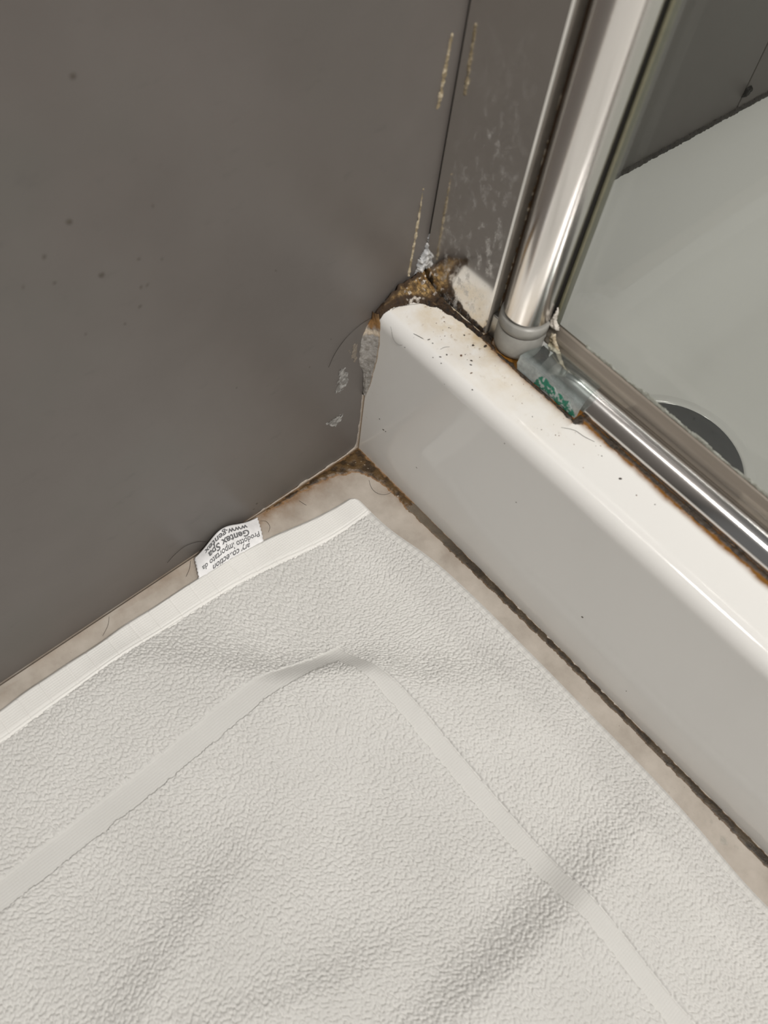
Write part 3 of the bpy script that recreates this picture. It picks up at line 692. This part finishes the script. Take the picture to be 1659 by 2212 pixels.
# dark dirt line in the tray/wall joint inside the shower
def inj(x, y, d, n): return mixc((0.02, 0.02, 0.022), (0.07, 0.065, 0.06), n)
yy = np.linspace(120, 420, 40); zc = 105 - np.clip(9 + (yy - 168) * 0.045, 6, 18)
tag(crust('joint_mould', np.vstack([np.stack([yy, zc - 1.5], 1), np.stack([yy, zc + 2.6], 1)[::-1]]), on_wall, M_mould, 1.0, 0.6, 0.9, 0.8, 209, 0.7, inj), 'dark mouldy joint between tray and wall behind the glass', 'mould', kind='stuff')
tag(crust('sealant_lump', [(276, 101), (281, 100), (284, 103), (283, 106), (278, 106)], on_wall, M_black, 1.6, 0.5, 0.8, 0.8, 211, 0.6), 'small black sealant knot at the tile joint behind the glass', 'sealant')

# specks of dirt scattered over the rim
SV = []; SF = []; SC = []
def speck(c, r, nrm, col, rs):
    c = np.asarray(c, float); n = 7; b0 = len(SV)
    ax = [np.array(v, float) for v in {'z': ((1, 0, 0), (0, 1, 0), (0, 0, 1)), 'y': ((1, 0, 0), (0, 0, 1), (0, -1, 0)), 'x': ((0, 1, 0), (0, 0, 1), (1, 0, 0))}[nrm]]
    el = 0.6 + 0.8 * rs.random(); an = rs.random() * 3.1
    for k in range(n):
        w_ = 2 * math.pi * k / n; q = r * (0.7 + 0.6 * rs.random()); a_ = q * math.cos(w_) * el; b_ = q * math.sin(w_) / el
        SV.append(c + ax[0] * (a_ * math.cos(an) - b_ * math.sin(an)) + ax[1] * (a_ * math.sin(an) + b_ * math.cos(an))); SC.append(col)
    SV.append(c + ax[2] * r * 0.45); SC.append(col)
    for k in range(n): SF.append((b0 + k, b0 + (k + 1) % n, b0 + n))
rs = np.random.default_rng(33)
for u, v, r in [(1003, 724, .45), (961, 726, .3), (927, 733, .5), (935, 741, .3), (879, 727, .28), (952, 768, .5), (965, 766, .4), (996, 768, .7), (1018, 779, .5), (1017, 788, .45), (1018, 806, .5), (1022, 837, .4), (955, 779, .35), (937, 765, .3), (1010, 696, .5), (970, 708, .35), (960, 695, .3), (1022, 746, .6), (1048, 748, .8), (1005, 766, .3), (1340, 1034, .6), (1375, 1070, .3), (1415, 1090, .3), (1150, 900, .25), (1200, 940, .3), (1300, 985, .3), (1240, 960, .25)]:
    p = pix(u, v, 2, 105); p[2] = 105.02 if p[1] > 8 else 97 + math.sqrt(max(0, 64 - (8 - p[1]) ** 2)); speck(p, r, 'z', [(0.03, 0.02, 0.015), (0.13, 0.06, 0.03)][rs.random() < 0.25], rs)
for k in range(90):
    p = (rs.random() ** 1.2 * 110 + 8, 27 - rs.random() ** 1.6 * 18, 105.02)
    if p[1] < 25.5: speck(p, 0.1 + 0.16 * rs.random(), 'z', (0.10 + 0.1 * rs.random(), 0.06, 0.03), rs)
tag(build('dirt_specks', SV, SF, M_gcrust, color=np.array(SC)), 'black and brown specks scattered over the tray rim', 'dirt', kind='stuff')
SV = []; SF = []; SC = []
for u, v, r in [(1258, 1333, .55), (1353, 1493, .3), (820, 905, .4), (1115, 1085, .35), (828, 928, .5), (833, 932, .35), (1090, 958, .3), (900, 1010, .3), (960, 830, .2)]:
    p = pix(u, v, 1, 0); p[1] = -0.02; speck(p, r, 'y', (0.10, 0.085, 0.07) if r > .3 else (0.05, 0.04, 0.03), rs)
tag(build('dirt_specks', SV, SF, M_gcrust, color=np.array(SC)), 'few dark specks on the upright front of the tray', 'dirt', kind='stuff')
SV = []; SF = []; SC = []
for u, v, r in [(158, 165, .9), (150, 480, 1.0), (95, 555, .7), (220, 595, 1.1), (118, 612, .6), (305, 620, .6), (318, 616, .5), (330, 445, .5), (303, 662, .7), (270, 700, .5), (596, 585, .4), (715, 733, .4), (669, 793, .45), (511, 838, .4), (300, 560, .5), (350, 560, .4), (555, 1088, .7), (548, 1100, .5), (185, 722, .4), (50, 620, .5)]:
    p = pix(u, v, 0, 0); p[0] = 0.01; speck(p, r, 'x', (0.085, 0.075, 0.065), rs)
tag(build('dirt_specks', SV, SF, M_gcrust, color=np.array(SC)), 'faint dark specks spattered over the grey wall', 'dirt', kind='stuff')
# water drops on the floor
M_water = mat_glass('water', (0.97, 0.98, 0.98), 0.03)
SV = []; SF = []; SC = []
wv, wf = [], []
for u, v, r in [(1562, 1815, 1.6), (1566, 1818, 1.2), (1524, 1773, .5), (1537, 1775, .7), (1542, 1808, .4), (1547, 1813, .35), (1588, 1828, .6), (1594, 1831, .5), (1520, 1748, .4), (1555, 1803, .4)]:
    c = pix(u, v, 2, 0); b0 = len(wv); n = 12
    for j, (q, zz_) in enumerate(((1, 0.02), (0.85, 0.3), (0.55, 0.46), (0.02, 0.52))):
        for k in range(n):
            w_ = 2 * math.pi * k / n; wob = 1 + 0.25 * math.sin(2 * w_ + u); wv.append((c[0] + r * q * wob * math.cos(w_) * 1.2, c[1] + r * q * wob * math.sin(w_), zz_ * r * 0.6))
    for j in range(3):
        for k in range(n): a = b0 + j * n + k; b = b0 + j * n + (k + 1) % n; wf.append((a, b, b + n, a + n))
    wf.append(tuple(b0 + 3 * n + k for k in range(n)))
tag(build('water_drops', wv, wf, M_water), 'glinting water drops on the beige floor beside the towel', 'water', kind='stuff')

# ------------------------------------------------------------------ stray hairs
def hair(px_, ax, val, label, r=0.10, lift=0.25):
    pts = np.array([pix(u, v, ax, val) for u, v in px_])
    off = {0: (1, 0, 0), 1: (0, -1, 0), 2: (0, 0, 1)}[ax]
    pts = pts + np.array(off) * lift
    if ax == 2 and val == 105:      # follow the rounded front edge of the rim
        pts[:, 2] = np.where(pts[:, 1] < 8, 97 + np.sqrt(np.clip(64 - (8 - np.clip(pts[:, 1], 0, 8)) ** 2, 0, 64)) + lift, pts[:, 2])
    return tag(tube('hair', pts, r, M_hair), label, 'hair', 'stray hairs')
hair([(806, 684), (780, 699), (748, 728), (724, 761), (709, 793)], 0, 0, 'long dark hair arching over the wall beside the silicone lump', 0.11)
hair([(448, 1170), (425, 1170), (398, 1180), (375, 1199), (361, 1215)], 0, 0, 'dark hair curving over the wall left of the care label', 0.11)
hair([(822, 676), (850, 667), (880, 660), (905, 657)], 2, 105, 'dark hair lying across the rim corner at the brown sealant', 0.09)
hair([(846, 692), (855, 708), (872, 721), (896, 724)], 2, 105, 'fine curved hair on the front edge of the rim near the wall', 0.05)
hair([(894, 718), (904, 724), (915, 731)], 2, 105, 'short straight dark hair on the rim near the corner', 0.11)
hair([(951, 755), (960, 751), (971, 750)], 2, 105, 'short curved hair among the specks on the rim', 0.07)
hair([(1212, 924), (1240, 930), (1262, 944), (1284, 955)], 2, 105, 'curved hair on the rim in front of the rail end', 0.08)
hair([(562, 1126), (575, 1127), (583, 1138), (580, 1150)], 2, 0, 'small curled hair on the floor at the care label end', 0.08)
hair([(797, 1038), (803, 1055), (815, 1066), (832, 1069), (846, 1064)], 2, 0, 'curled hair on the floor at the brown grime', 0.08)
hair([(646, 1082), (655, 1088), (662, 1092)], 2, 0, 'tiny dark hair on the bare floor above the towel hem', 0.09)
hair([(222, 1374), (233, 1352), (236, 1332)], 2, 0, 'dark hair on the floor between wall and towel hem', 0.08)
hair([(412, 1212), (409, 1230), (402, 1246)], 2, 0, 'short dark hair on the floor just left of the care label', 0.09)
